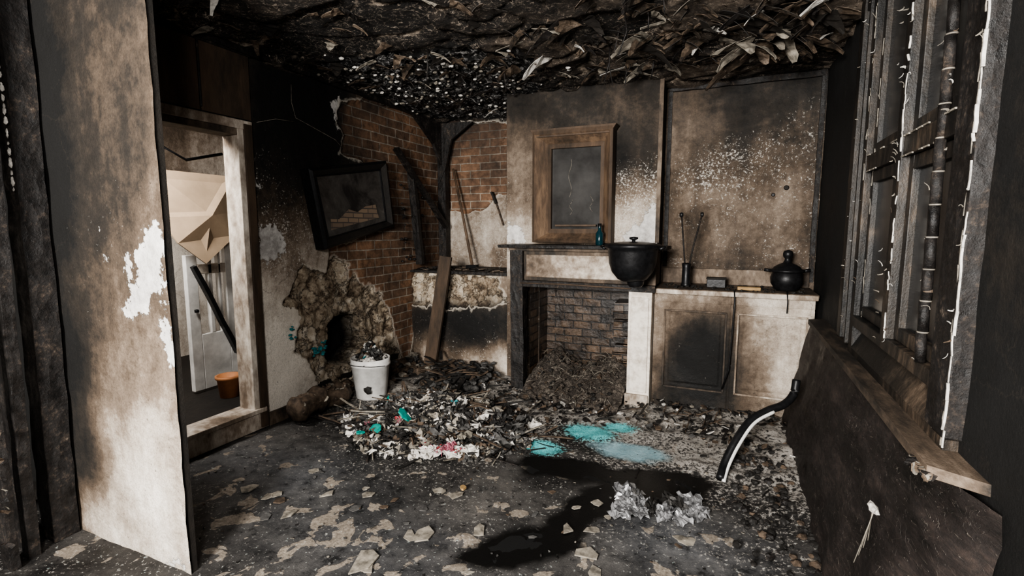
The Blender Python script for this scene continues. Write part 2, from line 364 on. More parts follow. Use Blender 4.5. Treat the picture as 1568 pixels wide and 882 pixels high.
# ---------- right alcove
def seam(u,v): return -.014*np.exp(-((v-1.80-.03*(u+.0))/.010)**2)+.006*(v>1.82)
surf('wall_back',(0,4.3,0),(1,0,0),(0,0,1),(0,-1,0),(-.54,.60),(0,CZ+.02),.014,M_PL,
 soot=[(-.45,2.4,.55),(-.48,2.0,.38),(0,2.4,.85),(.45,2.35,.92),(-.35,2.1,.66),(.05,2.05,.82),(.45,2.0,.72),(-.2,1.88,.58),(.2,1.88,.52),(-.4,1.6,.38),(0,1.6,.45),(.4,1.5,.50),(-.3,1.3,.48),(.1,1.3,.52),(.4,1.2,.6),(0,1.1,.68),(.48,1.7,.6)],
 fleck=[(0,1.85,.95),(-.2,1.78,.85),(.2,1.72,.6),(.3,1.85,.5),(0,2.3,-1),(-.3,1.4,.1),(.2,1.4,.2),(-.4,2.2,-.8),(.45,1.4,.3)],disp=seam,seed=11)
# ---------- right wall
surf('wall_right',(.57,0,0),(0,1,0),(0,0,1),(-1,0,0),(-.6,4.32),(0,CZ+.02),.03,M_PL,
 soot=[(3.5,2,1.2),(3.5,1,1.15),(4.2,1.5,1.05),(3.9,.8,.95),(1,1.5,.88),(.5,1,.94),(1.3,.5,1.0),(1.5,2,.95),(0,1,1)],fleck=[(1,1,-2),(3.5,2,-2)],holes=[(1.72,2.80,.80,2.40)],seed=13)
def lean(u,v): return (.06+.14*(1-v/.73))*np.clip((u-1.36)/.25,0.03,1)**.6
def pan():
    g=G('scorched_panelling');n=g.noise(4,9,.7,vec=g.mp((1,.5,2)));n2=g.noise(40,8,.75,vec=g.mp((1,.6,1.4)))
    sc=g.noise(16,2,.5,vec=g.mp((1,.35,1)),dist=2.5)
    line=g.ramp(g.m2('ABSOLUTE',g.m2('SUBTRACT',sc,.5)),[(.0,1.),(.006,0.)])
    c=g.ramp(g.ma(n,.6,g.m2('MULTIPLY',n2,.4)),[(.38,(.006,.0055,.005)),(.52,(.018,.014,.0125)),(.66,(.045,.032,.026)),(.8,(.16,.12,.09))])
    c=g.mix(g.m2('MULTIPLY',line,.3),c,(.28,.24,.20));g.col(c);g.rough(g.ramp(n,[(.35,.4),(.65,.8)]));g.bump(g.ma(n2,1.,line),.6,.01);return g.m
M_PAN=pan()
surf('trim_2',(.57,0,0),(0,1,0),(0,0,1),(-1,0,0),(1.36,3.84),(0,.73),.025,M_PAN,disp=lean,rough=.02,seed=15)

# ---------- partition (end of the dividing wall)
surf('wall_front_partition',(0,1.16,0),(1,0,0),(0,0,1),(0,-1,0),(-3.3,-1.88),(0,CZ+.1),.012,M_PL,
 soot=[(-1.95,2.3,.68),(-2.2,2.2,.66),(-2.45,2.2,.8),(-2.0,1.9,.62),(-2.3,1.8,.62),(-2.5,1.7,.88),(-2.1,1.5,.58),(-2.35,1.4,.6),(-2.0,1.2,.52),(-2.3,1.1,.58),(-2.1,.95,.55),(-1.95,.85,.44),(-2.3,.8,.46),(-2.52,1.0,.9),
  (-2.05,.6,.2),(-2.35,.5,.26),(-2.2,.3,.04),(-2.0,.2,-.02),(-2.4,.1,.08),(-2.54,.4,.95),(-2.56,1.4,1.2),(-2.58,2,1.2),(-2.58,.8,1.3),(-3,1.2,1.3),(-2.9,.3,1.3),(-2.9,2.2,1.3)],
 white=[[(-1.92,1.36),(-1.97,1.33),(-2.0,1.26),(-2.05,1.25),(-2.06,1.14),(-2.09,1.14),(-2.10,1.27),(-2.125,1.27),(-2.12,1.15),(-2.10,1.10),(-2.15,1.03),(-2.09,1.02),(-2.0,1.06),(-1.96,1.1),(-1.93,1.06),(-1.9,1.15),(-1.88,1.3)],
   [(-1.9,1.1),(-1.93,.95),(-1.88,.85)],[(-2.3,1.37),(-2.27,1.39),(-2.24,1.34),(-2.28,1.33)],[(-2.26,1.24),(-2.22,1.245),(-2.22,1.22)],[(-1.9,.02),(-1.88,.06),(-2.05,.0)]],
 fleck=[(-2.1,1.2,.0),(-2.1,.5,-.9),(-2.2,2,-.9),(-2.5,.3,-.6)],rough=.006,seed=17)
m=MB('wall_partition_end',[M_BLK2]); m.box(-2.88,-1.885,1.17,1.19,0,CZ,0); m.make()

# ---------- ceiling
def ceil_extra(u,v):
    c=[];e=[]
    for a,b in zip(u,v):
        p=Vector((a*2.1,b*2.9,4));p=p+Vector((noise.noise(p*1.3),noise.noise(p*1.3+Vector((7,7,7))),0))*.8
        D,Q=noise.voronoi(p); c.append(abs(math.sin(Q[0].x*12.9+Q[0].y*78.2)*43758.5)%1); e.append(D[1]-D[0])
    bl=multi(u,v,[[(-2.75,2.6),(-2.9,3.6),(-2.8,4.7),(-1.85,4.75),(-1.45,3.9),(-1.15,3.1),(-1.5,2.8),(-2.2,2.75)]])+fn(u,v,4,3)*.15
    rt=np.clip((u+1.6)/1.2,0,1)
    return {'cell':np.array(c),'edge':np.array(e),'blist':np.clip(-bl*5+.3,0,1),'right':rt}
def ceil_disp(u,v):
    a=ceil_extra(u,v);st=a['cell']*.05*(1-a['blist'])
    l=lump(u,v,18,2);f=fn(u,v,7,9)
    return st*np.clip(a['edge']*9,0,1)+.007*f+a['blist']*(.04*(.5-l)+.02*f)
def ceil_mat():
    g=G('charred_ceiling');cell=g.attr('cell');ed=g.attr('edge');bl=g.attr('blist');rt=g.attr('right')
    n=g.noise(5,9,.7,dist=.5);n2=g.noise(30,8,.75);n3=g.noise(100,4,.7)
    s=g.ma(cell,.38,g.ma(n,.95,g.ma(n2,.38,g.ma(rt,.13,-.44))))
    c=g.ramp(s,[(.2,(.005,.0048,.0045)),(.42,(.014,.0115,.0095)),(.58,(.052,.040,.030)),(.76,(.18,.142,.108)),(.95,(.42,.35,.28))])
    c=g.mix(.6,c,g.ramp(n3,[(.35,.3),(.6,1.2)]),'MULTIPLY')
    line=g.ramp(g.ma(g.m2('SUBTRACT',n2,.5),.25,ed),[(.0,1.),(.035,0.)])
    c=g.mix(g.m2('MULTIPLY',line,g.ramp(n,[(.42,0.),(.55,.9)])),c,(.64,.53,.42))
    for sc,of in ((6,0),(11,3)):
        lay=g.ramp(g.noise(sc,4,.6,dist=2.5),[(.49,0.),(.497,1.),(.503,1.),(.51,0.)])
        c=g.mix(g.m2('MULTIPLY',lay,g.ramp(n2,[(.45,0.),(.55,.9)])),c,(.60,.50,.40))
    bm=g.ramp(g.ma(g.noise(24,9,.80,dist=.8),1.,g.ma(bl,.12,-.14)),[(.505,0.),(.545,1.)])
    bcol=g.mix(bm,(.006,.006,.006),g.mix(n3,(.16,.155,.15),(.70,.68,.66)))
    c=g.mix(g.ramp(bl,[(.25,0.),(.6,1.)]),c,bcol)
    g.col(c);g.rough(.65);g.bump(g.ma(n2,1.,g.ma(n3,.4,lay)),.9,.02);return g.m
surf('ceiling',(0,0,CZ),(1,0,0),(0,1,0),(0,0,-1),(-3.0,.62),(-.5,4.75),.022,ceil_mat(),extra=ceil_extra,disp=ceil_disp,seed=19)
M_PEEL=stain('peeling_ceiling_layer',.66,1.,6.,rough=.6)
m=MB('ceiling_peeling_paint',[M_BLK2,M_PEEL,M_PALE,M_WFL,M_CHAR])
for i in range(420):
    if i<260: x,y=random.gauss(-.2,.5),R(1.9,4.1)
    elif i<300: x,y=R(-2.7,-1.4),R(2.5,4.5)
    else: x,y=R(-2.7,.5),R(1.6,4.1)
    x=min(.45,x)
    if y>3.9 and x>-1.95: y-=1.
    if y>3.75 and x>-1.85: y-=.2
    a=random.choice([0,3.14])+R(-.9,.9);big=R(0,1)>.65 and i<260
    m.curl((x,y,CZ-.02),(math.cos(a),math.sin(a),0),(0,0,-1),R(.05,.15)*(2. if big else 1),R(.03,.10)*(1.7 if big else 1),R(.1,.9),random.choice([0,1,1,1,1,0,4]) if R(0,1)>.15 else random.choice([2,2,3]))
for i in range(12):
    a=R(0,6.28);m.curl((.1+R(-.15,.15),3.42+R(-.15,.15),CZ-.03),(math.cos(a),math.sin(a),0),(0,0,-1),.2,.14,.9,random.choice([1,1,2,4]))
for i in range(420):
    x,y=random.gauss(-2.1,.4),random.gauss(3.6,.5)
    if (y>3.95 and x>-1.85) or x<-2.83 or y>4.65 or y<2.5: continue
    m.chunk((x,y,CZ-R(.01,.04)),R(.003,.010),random.choice([0,3,4,4,2]),(1.8,1,.8))
for i in range(16):
    x,y=R(-2.6,.2),R(2.6,3.7);l=R(.08,.24)
    m.tube([(x,y,CZ-.01),(x+R(-.02,.02),y,CZ-l*.5),(x+R(-.05,.05),y+R(-.02,.02),CZ-l)],.002,4,5)
m.make(solid=.002)

# ---------- floor
def floor_extra(u,v):
    f=fn(u,v,3,2);f2=fn(u,v,9,4)
    rub=np.clip(idw(u,v,[(-1.2,3.6,1),(-.8,3.4,1),(-.3,3.5,1),(.2,3.5,1),(-1.5,3.3,.9),(0,3.1,.85),(-.4,3.2,.7),(-1.9,2.9,1),(-2.3,3.4,.9),(-2.0,3.9,1),(-.8,2.9,.4),(-1,2.4,0),(-2,2,0),(-.4,2.3,.0),(.2,2.4,.2),(.3,2.9,.85),(-1.5,1.6,0),(-.5,1.5,0),(.2,1.8,.1),(-2.5,2.4,.0)])+f*.25,0,1)
    tl=np.zeros(u.shape)
    for a,b,rx,ry in [(-1.02,2.78,.13,.09),(-.80,3.12,.17,.12),(-.64,3.27,.12,.08)]:
        tl=np.maximum(tl,np.exp(-(((u-a)/rx)**2+((v-b)/ry)**2)))
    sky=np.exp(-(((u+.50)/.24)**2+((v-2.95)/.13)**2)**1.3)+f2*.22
    bl=pld(u,v,[(-.95,2.58),(-.75,2.60),(-.5,2.62),(-.15,2.66),(-.20,2.52),(-.48,2.42),(-.60,2.2),(-.62,1.98),(-.88,1.72)])-.12+f*.05+f2*.025
    smo=np.clip(np.exp(-(((u+2.35)/.5)**2+((v-1.95)/.25)**2))+np.exp(-(((u+.15)/.35)**2+((v-2.15)/.25)**2))+.7*np.exp(-(((u+.42)/.2)**2+((v-2.6)/.12)**2))+.5*np.exp(-(((u+1.4)/.7)**2+((v-1.6)/.3)**2)),0,1)
    pl_=np.exp(-(((u+1.6)/.75)**2+((v-1.6)/.35)**2))+.5*np.exp(-(((u+.5)/.5)**2+((v-1.9)/.25)**2))
    return {'rubble':rub,'teal':tl,'sky':np.clip(sky,0,1),'blk':np.clip(-bl*25+.5,0,1),'smooth':smo,'pale':np.clip(pl_,0,1)}
def floor_disp(u,v):
    e=floor_extra(u,v);r=e['rubble']*(1-e['blk'])*(1-e['sky'])
    return r*(.015+.03*fn(u,v,6,1))+.003*fn(u,v,12,8)*(1-e['blk'])+.03*np.exp(-((u-.4)/.15)**2)
def floor_mat():
    g=G('burnt_floor');r=g.attr('rubble');t=g.attr('teal');bk=g.attr('blk');sm=g.attr('smooth');pa=g.attr('pale');sk=g.attr('sky')
    n=g.noise(1.6,9,.6,dist=.5);n2=g.noise(12,9,.72);n3=g.noise(55,8,.75);n4=g.noise(170,3,.6)
    c=g.ramp(g.ma(n2,.30,g.m2('MULTIPLY',n,.75)),[(.36,(.005,.005,.005)),(.48,(.019,.018,.0175)),(.60,(.058,.054,.050)),(.75,(.13,.118,.106))])
    c=g.mix(.5,c,g.ramp(n4,[(.3,.4),(.65,1.2)]),'MULTIPLY')
    c=g.mix(g.m2('MULTIPLY',sm,.7),c,g.mix(g.ramp(n2,[(.35,0.),(.65,1.)]),(.042,.045,.050),(.14,.14,.143)))
    pn=g.noise(7,6,.5,dist=.5)
    pat=g.ramp(g.ma(pa,.10,pn),[(.635,0.),(.645,1.)])
    c=g.mix(g.m2('MULTIPLY',pat,.9),c,g.mix(g.ramp(n3,[(.3,0.),(.65,1.)]),(.075,.062,.050),(.30,.255,.205)))
    sp=g.ramp(g.ma(r,.17,n3),[(.60,0.),(.64,.95)])
    c=g.mix(sp,c,g.mix(n4,(.08,.072,.064),(.56,.52,.47)))
    dk=g.ramp(n2,[(.36,1.),(.44,0.)])
    c=g.mix(g.m2('MULTIPLY',dk,.7),c,(.008,.008,.008))
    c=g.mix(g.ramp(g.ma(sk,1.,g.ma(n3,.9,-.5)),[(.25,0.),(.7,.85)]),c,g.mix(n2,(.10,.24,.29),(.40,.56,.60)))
    tm=g.ramp(g.ma(t,1.,g.ma(n3,2.4,-1.35)),[(.15,0.),(.45,.95)])
    c=g.mix(tm,c,g.mix(g.ramp(n4,[(.35,0.),(.6,1.)]),(.01,.22,.25),(.18,.60,.60)))
    c=g.mix(bk,c,(.003,.003,.003))
    g.col(c)
    ro=g.ramp(n,[(.38,.32),(.6,.75)]);ro=g.mix(bk,ro,(.42,.42,.42));ro=g.mix(g.m2('MULTIPLY',sm,.6),ro,(.34,.34,.34));ro=g.mix(g.m2('MULTIPLY',pat,.8),ro,(.85,.85,.85))
    g.rough(ro);g.bump(g.m2('MULTIPLY',g.ma(n2,.4,g.ma(n3,g.ma(r,.8,.25),g.ma(pat,.2,g.m2('MULTIPLY',n4,.2)))),g.ma(bk,-.6,1.)),.55,.014);return g.m
surf('floor',(0,0,0),(1,0,0),(0,1,0),(0,0,1),(-3.3,.62),(-.6,4.72),.02,floor_mat(),extra=floor_extra,disp=floor_disp,rough=.002,seed=21)

m=MB('floor_debris',[M_PALE,M_WFL,M_BRN,M_DRK,M_GREY,M_CHAR,M_TEAL,M_YEL])
for i in range(40):
    x,y=R(-2.1,.0),R(1.3,2.35)
    if y<1.5 and x<-1.6: continue
    m.shard((x,y,.004),R(.018,.05),random.choice([0,0,4,0,2]),R(.002,.005),.04)
for i in range(330):
    x,y=R(-2.6,.35),R(1.25,3.4); s=random.choice([0,2,3,3,3,4,4])
    m.shard((x,y,.005),R(.004,.012),s,.003,.4)
for i in range(950):
    x=R(-2.3,.42);y=min(3.82,max(2.6,random.gauss(3.5,.30)))
    if x<-1.9 and y<3.2: continue
    if -.9<x<-.2 and 2.7<y<3.25: continue
    k=R(0,1);s=random.choice([0,2,2,3,3,3,3,4,4,5,5,5]) if R(0,1)>.12 else 1
    z=.015+R(0,.04)*(y>3.1)
    if k<.62: m.shard((x,y,z),R(.006,.036),s,R(.002,.007),.45)
    elif k<.78: m.chunk((x,y,z),R(.006,.018),s)
    else:
        a=R(0,3.14);l=R(.03,.16);m.beam((x,y,z),(x+l*math.cos(a),min(3.84,y+l*math.sin(a)),z+R(-.01,.04)),R(.004,.014),R(.004,.008),random.choice([5,3,2]),seg=2,j=.002)
for i in range(220):
    x=R(.05,.38);y=R(1.9,3.4)
    if R(0,1)<(.38-x)*1.5: continue
    m.chunk((x,y,.03),R(.008,.024),random.choice([3,3,3,5,2]))
for x,y,s in [(-1.19,1.74,.07),(-1.31,1.5,.09),(-.62,2.04,.05),(-.49,1.9,.07),(-2.24,1.7,.06),(-1.22,2.08,.05),(-1.82,1.82,.05),(-1.86,1.61,.06),(-.98,1.86,.05)]:
    m.shard((x,y,.006),s,0,.006,.04,asp=.6)
m.shard((-1.21,2.13,.02),.035,7,.01,.1)
m.make()

# debris pile
m=MB('debris_pile',[M_PALE,M_WFL,M_BRN,M_DRK,M_GREY,M_CHAR,M_TEAL,M_RED,M_PINK,M_FOIL,M_TEALP])
cx,cy=-1.80,2.82
def ph(x,y):
    d=math.hypot((x-cx)/.66,(y-cy)/.50);return max(0,.20*(1-d**1.2))
vs=[];fs=[];n=44
for i in range(n):
    for k in range(n):
        x=cx+(i/(n-1)-.5)*1.32;y=cy+(k/(n-1)-.5)*1.0;vs.append((x,y,-.01+ph(x,y)+.02*noise.noise(Vector((x*14,y*14,0)))))
for i in range(n-1):
    for k in range(n-1): fs.append((i*n+k,i*n+n+k,i*n+n+k+1,i*n+k+1))
m.add(vs,fs,3)
for i in range(1900):
    a=R(0,6.28);q=R(0,1)**.75;x=cx+.70*q*math.cos(a);y=cy+.52*q*math.sin(a);z=ph(x,y)+R(0,.03)
    if x<-2.38 and y>2.85: continue
    s=random.choice([0,2,2,2,3,3,3,3,4,4,5]);k=R(0,1)
    if R(0,1)<.11:s=1
    if k<.40:m.shard((x,y,z),R(.008,.040),s,R(.003,.007),1.2)
    elif k<.50:m.chunk((x,y,z),R(.008,.024),s)
    elif k<.82:m.crump((x,y,z),R(.05,.16),R(.04,.11),R(.01,.03),random.choice([1,3,4,2,0,3,4,3]),6)
    else:
        b=R(0,6.28);l=R(.06,.30);m.beam((x,y,z),(x+l*math.cos(b),y+l*math.sin(b),max(.01,z+R(-.08,.06))),R(.004,.014),R(.004,.008),random.choice([5,2,5,3,0]),seg=3,j=.003)
for i in range(20):
    x,y=cx+R(-.45,.5),cy+R(-.4,.4);m.crump((x,y,ph(x,y)+.03),R(.03,.07),R(.03,.05),.02,random.choice([6,10,7,8,1,9]),6)
for x,y,r in [(-2.0,2.44,.05),(-1.86,2.55,.06),(-2.1,2.4,.035)]: m.shard((x,y,ph(x,y)+.05),r,6,.01,.9,n=8,asp=.8)
m.make()
m=MB('crumpled_packet',[M_WFL,M_RED,M_PINK]);
for c,mi,sx in [((-1.50,2.40,.05),0,.24),((-1.40,2.47,.06),0,.18),((-1.60,2.34,.04),0,.14),((-1.47,2.42,.075),2,.08)]: m.crump(c,sx,.09,.03,mi,12,(R(-.2,.2),R(-.2,.2),.35))
for i in range(44): m.shard((-1.5+R(-.13,.13),2.40+R(-.05,.06),.075+R(-.01,.01)),R(.004,.010),random.choice([1,1,2]),.003,.3)
m.make(solid=.003)

m=MB('crumpled_foil',[M_FOIL,M_DRK,M_GREY]);
for i in range(16): m.crump((-.27+R(-.16,.16),2.33+R(-.1,.1),.03+R(0,.02)),R(.08,.18),R(.06,.12),.020,random.choice([0,0,1,2]),10)
m.make(solid=.002)

# ---------- fireplace interior
def tilemat():
    g=G('sooty_firebrick');bc,bf=brickcol(g,(.070,.045,.028),(.016,.013,.011),(.005,.0045,.004),.165,.068)
    n=g.noise(10,7,.7);bc=g.mix(.9,bc,g.ramp(n,[(.38,.08),(.62,1.6)]),'MULTIPLY');g.col(bc);g.rough(.28)
    g.bump(g.m2('SUBTRACT',n,g.m2('MULTIPLY',bf,1.5)),.8,.014);return g.m
M_TILE=tilemat()
E=empty('fireplace_mantel')
m=MB('firebox',[M_TILE,M_BLK2])
m.add([(-1.5,3.79,0),(-1.5,4.22,0),(-1.5,4.22,.89),(-1.5,3.79,.89)],[(0,1,2,3)],0)
m.add([(-.69,3.79,0),(-.69,4.22,0),(-.69,4.22,.89),(-.69,3.79,.89)],[(3,2,1,0)],0)
m.add([(-1.5,4.22,0),(-.69,4.22,0),(-.69,4.22,.89),(-1.5,4.22,.89)],[(0,1,2,3)],0)
m.add([(-1.5,3.79,.89),(-.69,3.79,.89),(-.69,4.22,.89),(-1.5,4.22,.89)],[(0,1,2,3)],1)
for i in range(8): m.box(-.84+R(-.02,.02),-.70,3.98,4.2,.22+i*.068,.28+i*.068,0,j=.006)
m.make(0,E)
g=G('straw_ash');n=g.noise(20,9,.75,dist=1.5);n2=g.noise(90,6,.7);g.col(g.ramp(g.ma(n,.6,g.m2('MULTIPLY',n2,.4)),[(.36,(.012,.010,.009)),(.5,(.07,.058,.048)),(.62,(.26,.22,.18))]));g.bump(n,1.,.03);M_ASH=g.m
m=MB('ash_heap',[M_ASH,M_BRN,M_PALE,M_DRK])
vs=[];fs=[];nu,nv=50,40
def ah(x,y):
    e=min((x+1.5)/.15,(-.69-x)/.15,1);return max(0,(.26*min(1,max(0,(y-3.45)/.55)))*(.55+.45*max(0,e)))*(1+.35*math.sin(x*7))
for i in range(nu):
    for k in range(nv):
        x=-1.49+.79*i/(nu-1);y=3.42+.79*k/(nv-1);vs.append((x,y,.01+ah(x,y)+.035*noise.fractal(Vector((x*9,y*9,2)),.8,2,4)))
for i in range(nu-1):
    for k in range(nv-1): fs.append((i*nv+k,i*nv+nv+k,i*nv+nv+k+1,i*nv+k+1))
m.add(vs,fs,0,True)
for i in range(380):
    x,y=R(-1.44,-.75),R(3.5,4.12);z=ah(x,y)+.03;a=R(0,6.28);l=R(.03,.12)
    x2=min(-.72,max(-1.47,x+l*math.cos(a)));y2=min(4.18,y+l*math.sin(a))
    m.tube([(x,y,z),((x+x2)/2,(y+y2)/2,z+R(.0,.03)),(x2,y2,z+R(-.02,.02))],R(.001,.0025),random.choice([0,0,1,2]),4)
for i in range(110):
    x,y=R(-1.42,-.77),R(3.45,4.1);m.chunk((x,y,ah(x,y)+.03),R(.008,.022),random.choice([0,0,1,3]))
m.make(0,E)

# ---------- mantel surround
m=MB('mantel_shelf',[M_CHAR,M_PAINT_D]);m.box(-1.74,-.42,3.68,3.985,1.195,1.22,0,j=.004);m.box(-1.66,-.5,3.73,3.985,1.17,1.195,1);m.make(.004,E)
m=MB('mantel_frieze',[M_PAINT_D,M_FRIEZE]);m.box(-1.62,-.5,3.77,3.985,.93,1.17,0);m.box(-1.52,-.60,3.755,3.78,.96,1.14,1);m.make(.005,E)
m=MB('mantel_lintel_trim',[M_CHAR,M_WOOD]);m.box(-1.60,-.5,3.74,3.80,.88,.93,0);m.tube([(-1.56,3.725,.91),(-1.2,3.725,.915),(-.67,3.725,.905)],.006,1);m.make(.004,E)
m=MB('mantel_pillar_charred',[M_CHAR]);m.beam((-1.585,3.78,0),(-1.60,3.78,1.18),.11,.10,0,(0,1,0),14,.003);m.make(.003,E)
m=MB('mantel_pillar_pale',[M_PAINT_W,M_PAINT]);m.box(-.69,-.52,3.75,3.985,0,.90,0);m.box(-.67,-.54,3.735,3.75,.12,.84,0);m.box(-.70,-.525,3.73,3.985,0,.1,1);m.make(.005,E)

E=empty('overmantel_mirror')
m=MB('frame',[M_WOOD_L,M_WOOD])
o=[(-1.51,1.235),(-.86,1.235),(-.86,2.12),(-1.51,2.12)];i1=[(-1.40,1.31),(-.94,1.31),(-.94,2.02),(-1.40,2.02)];i2=[(-1.37,1.345),(-.965,1.345),(-.965,1.985),(-1.37,1.985)]
def ring(a,ya,b,yb,mi):
    for k in range(4):
        q=(k+1)%4;m.add([(a[k][0],ya,a[k][1]),(a[q][0],ya,a[q][1]),(b[q][0],yb,b[q][1]),(b[k][0],yb,b[k][1])],[(0,1,2,3)],mi)
mid=[(-1.49,1.25),(-.88,1.25),(-.88,2.09),(-1.49,2.09)]
ring(o,3.985,o,3.86,1);ring(o,3.86,mid,3.85,1);ring(mid,3.85,i1,3.93,0);ring(i1,3.93,i2,3.92,1);ring(i2,3.92,i2,3.96,1)
m.poly([(-1.49,3.86,2.07),(-1.535,3.86,2.135),(-.835,3.86,2.135),(-.88,3.86,2.07)],(0,1,0),.12,1)
m.box(-1.33,-.99,3.905,3.93,1.365,1.38,1)
m.make(.002,E)
m=MB('glass',[M_GLASS,M_PALE]);m.box(-1.372,-.963,3.955,3.965,1.343,1.987,0)
for x0,z0,ln in [(-1.22,1.9,.3),(-1.04,1.62,.14),(-1.21,1.58,.12)]:
    pts=[(x0+.012*math.sin(t*9+x0*20),3.952,z0-t*ln) for t in [k/14 for k in range(15)]];m.tube(pts,.0013,1,5)
m.make(0,E)
m=MB('small_bottle',[simple('dark_teal_glass',(.006,.025,.032),.15),M_BLACK]);m.lathe((-.93,3.79,1.221),[(0,0),(.026,0),(.03,.01),(.03,.09),(.012,.115),(.012,.14)],0,20);m.lathe((-.93,3.79,1.361),[(.015,0),(.015,.025),(0,.025)],1,16);m.make()

m=MB('iron_cooking_pot',[M_BLACK])
k=.9
m.lathe((-.625,3.50,0),[(r*k,z) for r,z in [(0,.985),(.07,.985),(.11,1.0),(.155,1.05),(.178,1.11),(.185,1.19),(.19,1.21),(.215,1.218),(.218,1.235),(.205,1.242),(.16,1.25),(.08,1.258),(0,1.26)]],0,40,.006)
m.lathe((-.60,3.50,0),[(0,.945),(.04,.945),(.055,.965),(.06,.99)],0,16)
m.lathe((-.62,3.50,1.257),[(.012,0),(.012,.012),(.03,.02),(.03,.032),(0,.036)],0,16)
for sx in(-1,1): m.tube([(-.625+sx*.185,3.46,1.21),(-.625+sx*.215,3.48,1.225),(-.625+sx*.215,3.52,1.225),(-.625+sx*.185,3.54,1.21)],.009,0)
m.beam((-.62,3.64,1.205),(-.62,3.682,1.205),.08,.03,0)
m.make()

# ---------- cupboard
E=empty('alcove_cupboard')
def cdisp(u,v):
    d=np.zeros(u.shape)
    for a,b,c,e in[(-.43,-.02,.17,.74),(.07,.485,.17,.74)]:
        ins=(u>a)&(u<b)&(v>c)&(v<e);d=np.where(ins,d-.018,d)
        ins=(u>a+.03)&(u<b-.03)&(v>c+.03)&(v<e-.03);d=np.where(ins,d+.008,d)
    d=np.where(np.abs(u-.022)<.006,d-.012,d);d=np.where(np.abs(v-.80)<.006,d-.01,d);return d
f=surf('cupboard_front',(0,3.85,0),(1,0,0),(0,0,1),(0,-1,0),(-.515,.53),(0,.885),.007,M_PL,
 soot=[(-.48,.85,.1),(-.2,.84,.1),(.2,.84,.12),(.45,.84,.12),(-.48,.5,-.05),(-.48,.2,.15),(-.22,.6,1.3),(-.26,.4,1.5),(-.2,.3,1.5),(-.32,.25,1.3),(-.33,.5,1.2),(-.10,.5,1.3),(-.12,.64,1.1),(-.15,.2,1.3),(-.34,.68,.4),(-.42,.6,.05),(-.42,.4,.2),(-.2,.71,.5),(.0,.6,.85),(.02,.3,.95),(.02,.75,.4),(.10,.6,.35),(.25,.55,.0),(.4,.4,-.08),(.3,.25,.1),(.2,.15,.3),(.48,.7,-.05),(-.3,.1,.9),(.12,.35,.6),(.5,.2,.1),(-.22,.78,.15),(.28,.7,.0)],
 fleck=[(-.2,.45,-.3),(.3,.4,-.2)],disp=cdisp,rough=.001,seed=23);f.parent=E
m=MB('door_mouldings',[M_PAINT,M_PAINT_D])
for a,b,mi in[(-.43,-.02,1),(.07,.485,0)]:
    m.box(a-.008,b+.008,3.838,3.85,.74,.752,mi);m.box(a-.008,b+.008,3.838,3.85,.158,.17,mi);m.box(a-.012,a,3.838,3.85,.16,.75,mi);m.box(b,b+.012,3.838,3.85,.16,.75,mi)
m.make(.002,E)
m=MB('cupboard_top',[M_PAINT_D,M_PAINT]);m.box(-.515,.545,3.81,4.29,.885,.91,0);m.box(-.51,.535,4.255,4.29,.91,1.03,0);m.box(-.515,.54,3.80,3.815,.872,.905,1);m.make(.004,E)
m=MB('cupboard_body',[M_PAINT]);m.box(-.51,-.49,3.86,4.29,0,.885);m.box(.51,.53,3.86,4.29,0,.885);m.make(0,E)
m=MB('soot_crumbs',[M_BLK2,M_DRK]);
for i in range(140): m.chunk((R(-.48,.5),R(3.83,4.2),.914),R(.004,.014),random.choice([0,1]))
m.make(0,E)
m=MB('stick_vase',[M_BLACK,M_CHAR]);m.lathe((-.31,4.02,.912),[(0,0),(.035,0),(.038,.01),(.032,.02),(.03,.14),(.035,.17),(.028,.175),(.024,.16)],0,20)
m.tube([(-.31,4.02,.95),(-.335,4.02,1.2),(-.36,4.02,1.45)],.006,1);m.tube([(-.31,4.02,.95),(-.27,4.02,1.2),(-.215,4.02,1.45)],.006,1)
m.lathe((-.361,4.02,1.45),[(.0,-.02),(.014,-.01),(.014,.015),(0,.02)],0,10);m.lathe((-.215,4.02,1.45),[(.0,-.02),(.012,-.01),(.012,.015),(0,.02)],0,10)
m.make()
m=MB('burnt_tin_box',[M_BLACK,M_BLK2]);m.box(-.16,-.03,3.98,4.07,.912,.975,0);m.box(-.165,-.025,3.975,4.075,.975,.985,1);m.make(.004)
m=MB('wood_block',[M_YEL]);m.box(.05,.20,3.90,3.96,.912,.935);m.make(.004)
m=MB('lidded_pot',[M_BLACK]);c=(.365,4.02,.912)
m.lathe(c,[(0,0),(.07,0),(.075,.01),(.10,.05),(.105,.09),(.095,.125),(.10,.13),(.112,.135),(.112,.145),(.09,.155),(.085,.165),(.055,.185),(.03,.195),(.022,.21),(.018,.225),(.03,.24),(.033,.26),(.026,.28),(0,.288)],0,36)
m.tube([(.36+.10,4.02,1.05),(.51,4.02,1.06)],.012,0);m.tube([(.265,4.02,1.05),(.22,4.02,1.055)],.012,0);m.make()
m=MB('hanging_cable',[M_BLACK]);m.tube([(.03,3.9,.918),(.03,3.80,.915),(.035,3.787,.85),(.03,3.79,.6),(.02,3.80,.35),(-.02,3.80,.2)],.005,0)
m.tube([(.36,3.88,.918),(.355,3.79,.912),(.36,3.785,.85),(.36,3.79,.78)],.004,0);m.make()
m=MB('wall_socket',[M_BLK2,M_TEALP,M_BLACK]);
for x,z,r,mi in [(.35,1.65,.018,0),(.265,1.60,.013,2)]:
    m.lathe((x,4.295,z),[(0,0),(r,0),(r,.012),(r*.6,.016),(0,.012)],mi,18,M=Matrix.Rotation(math.pi/2,4,'X'))
m.make()

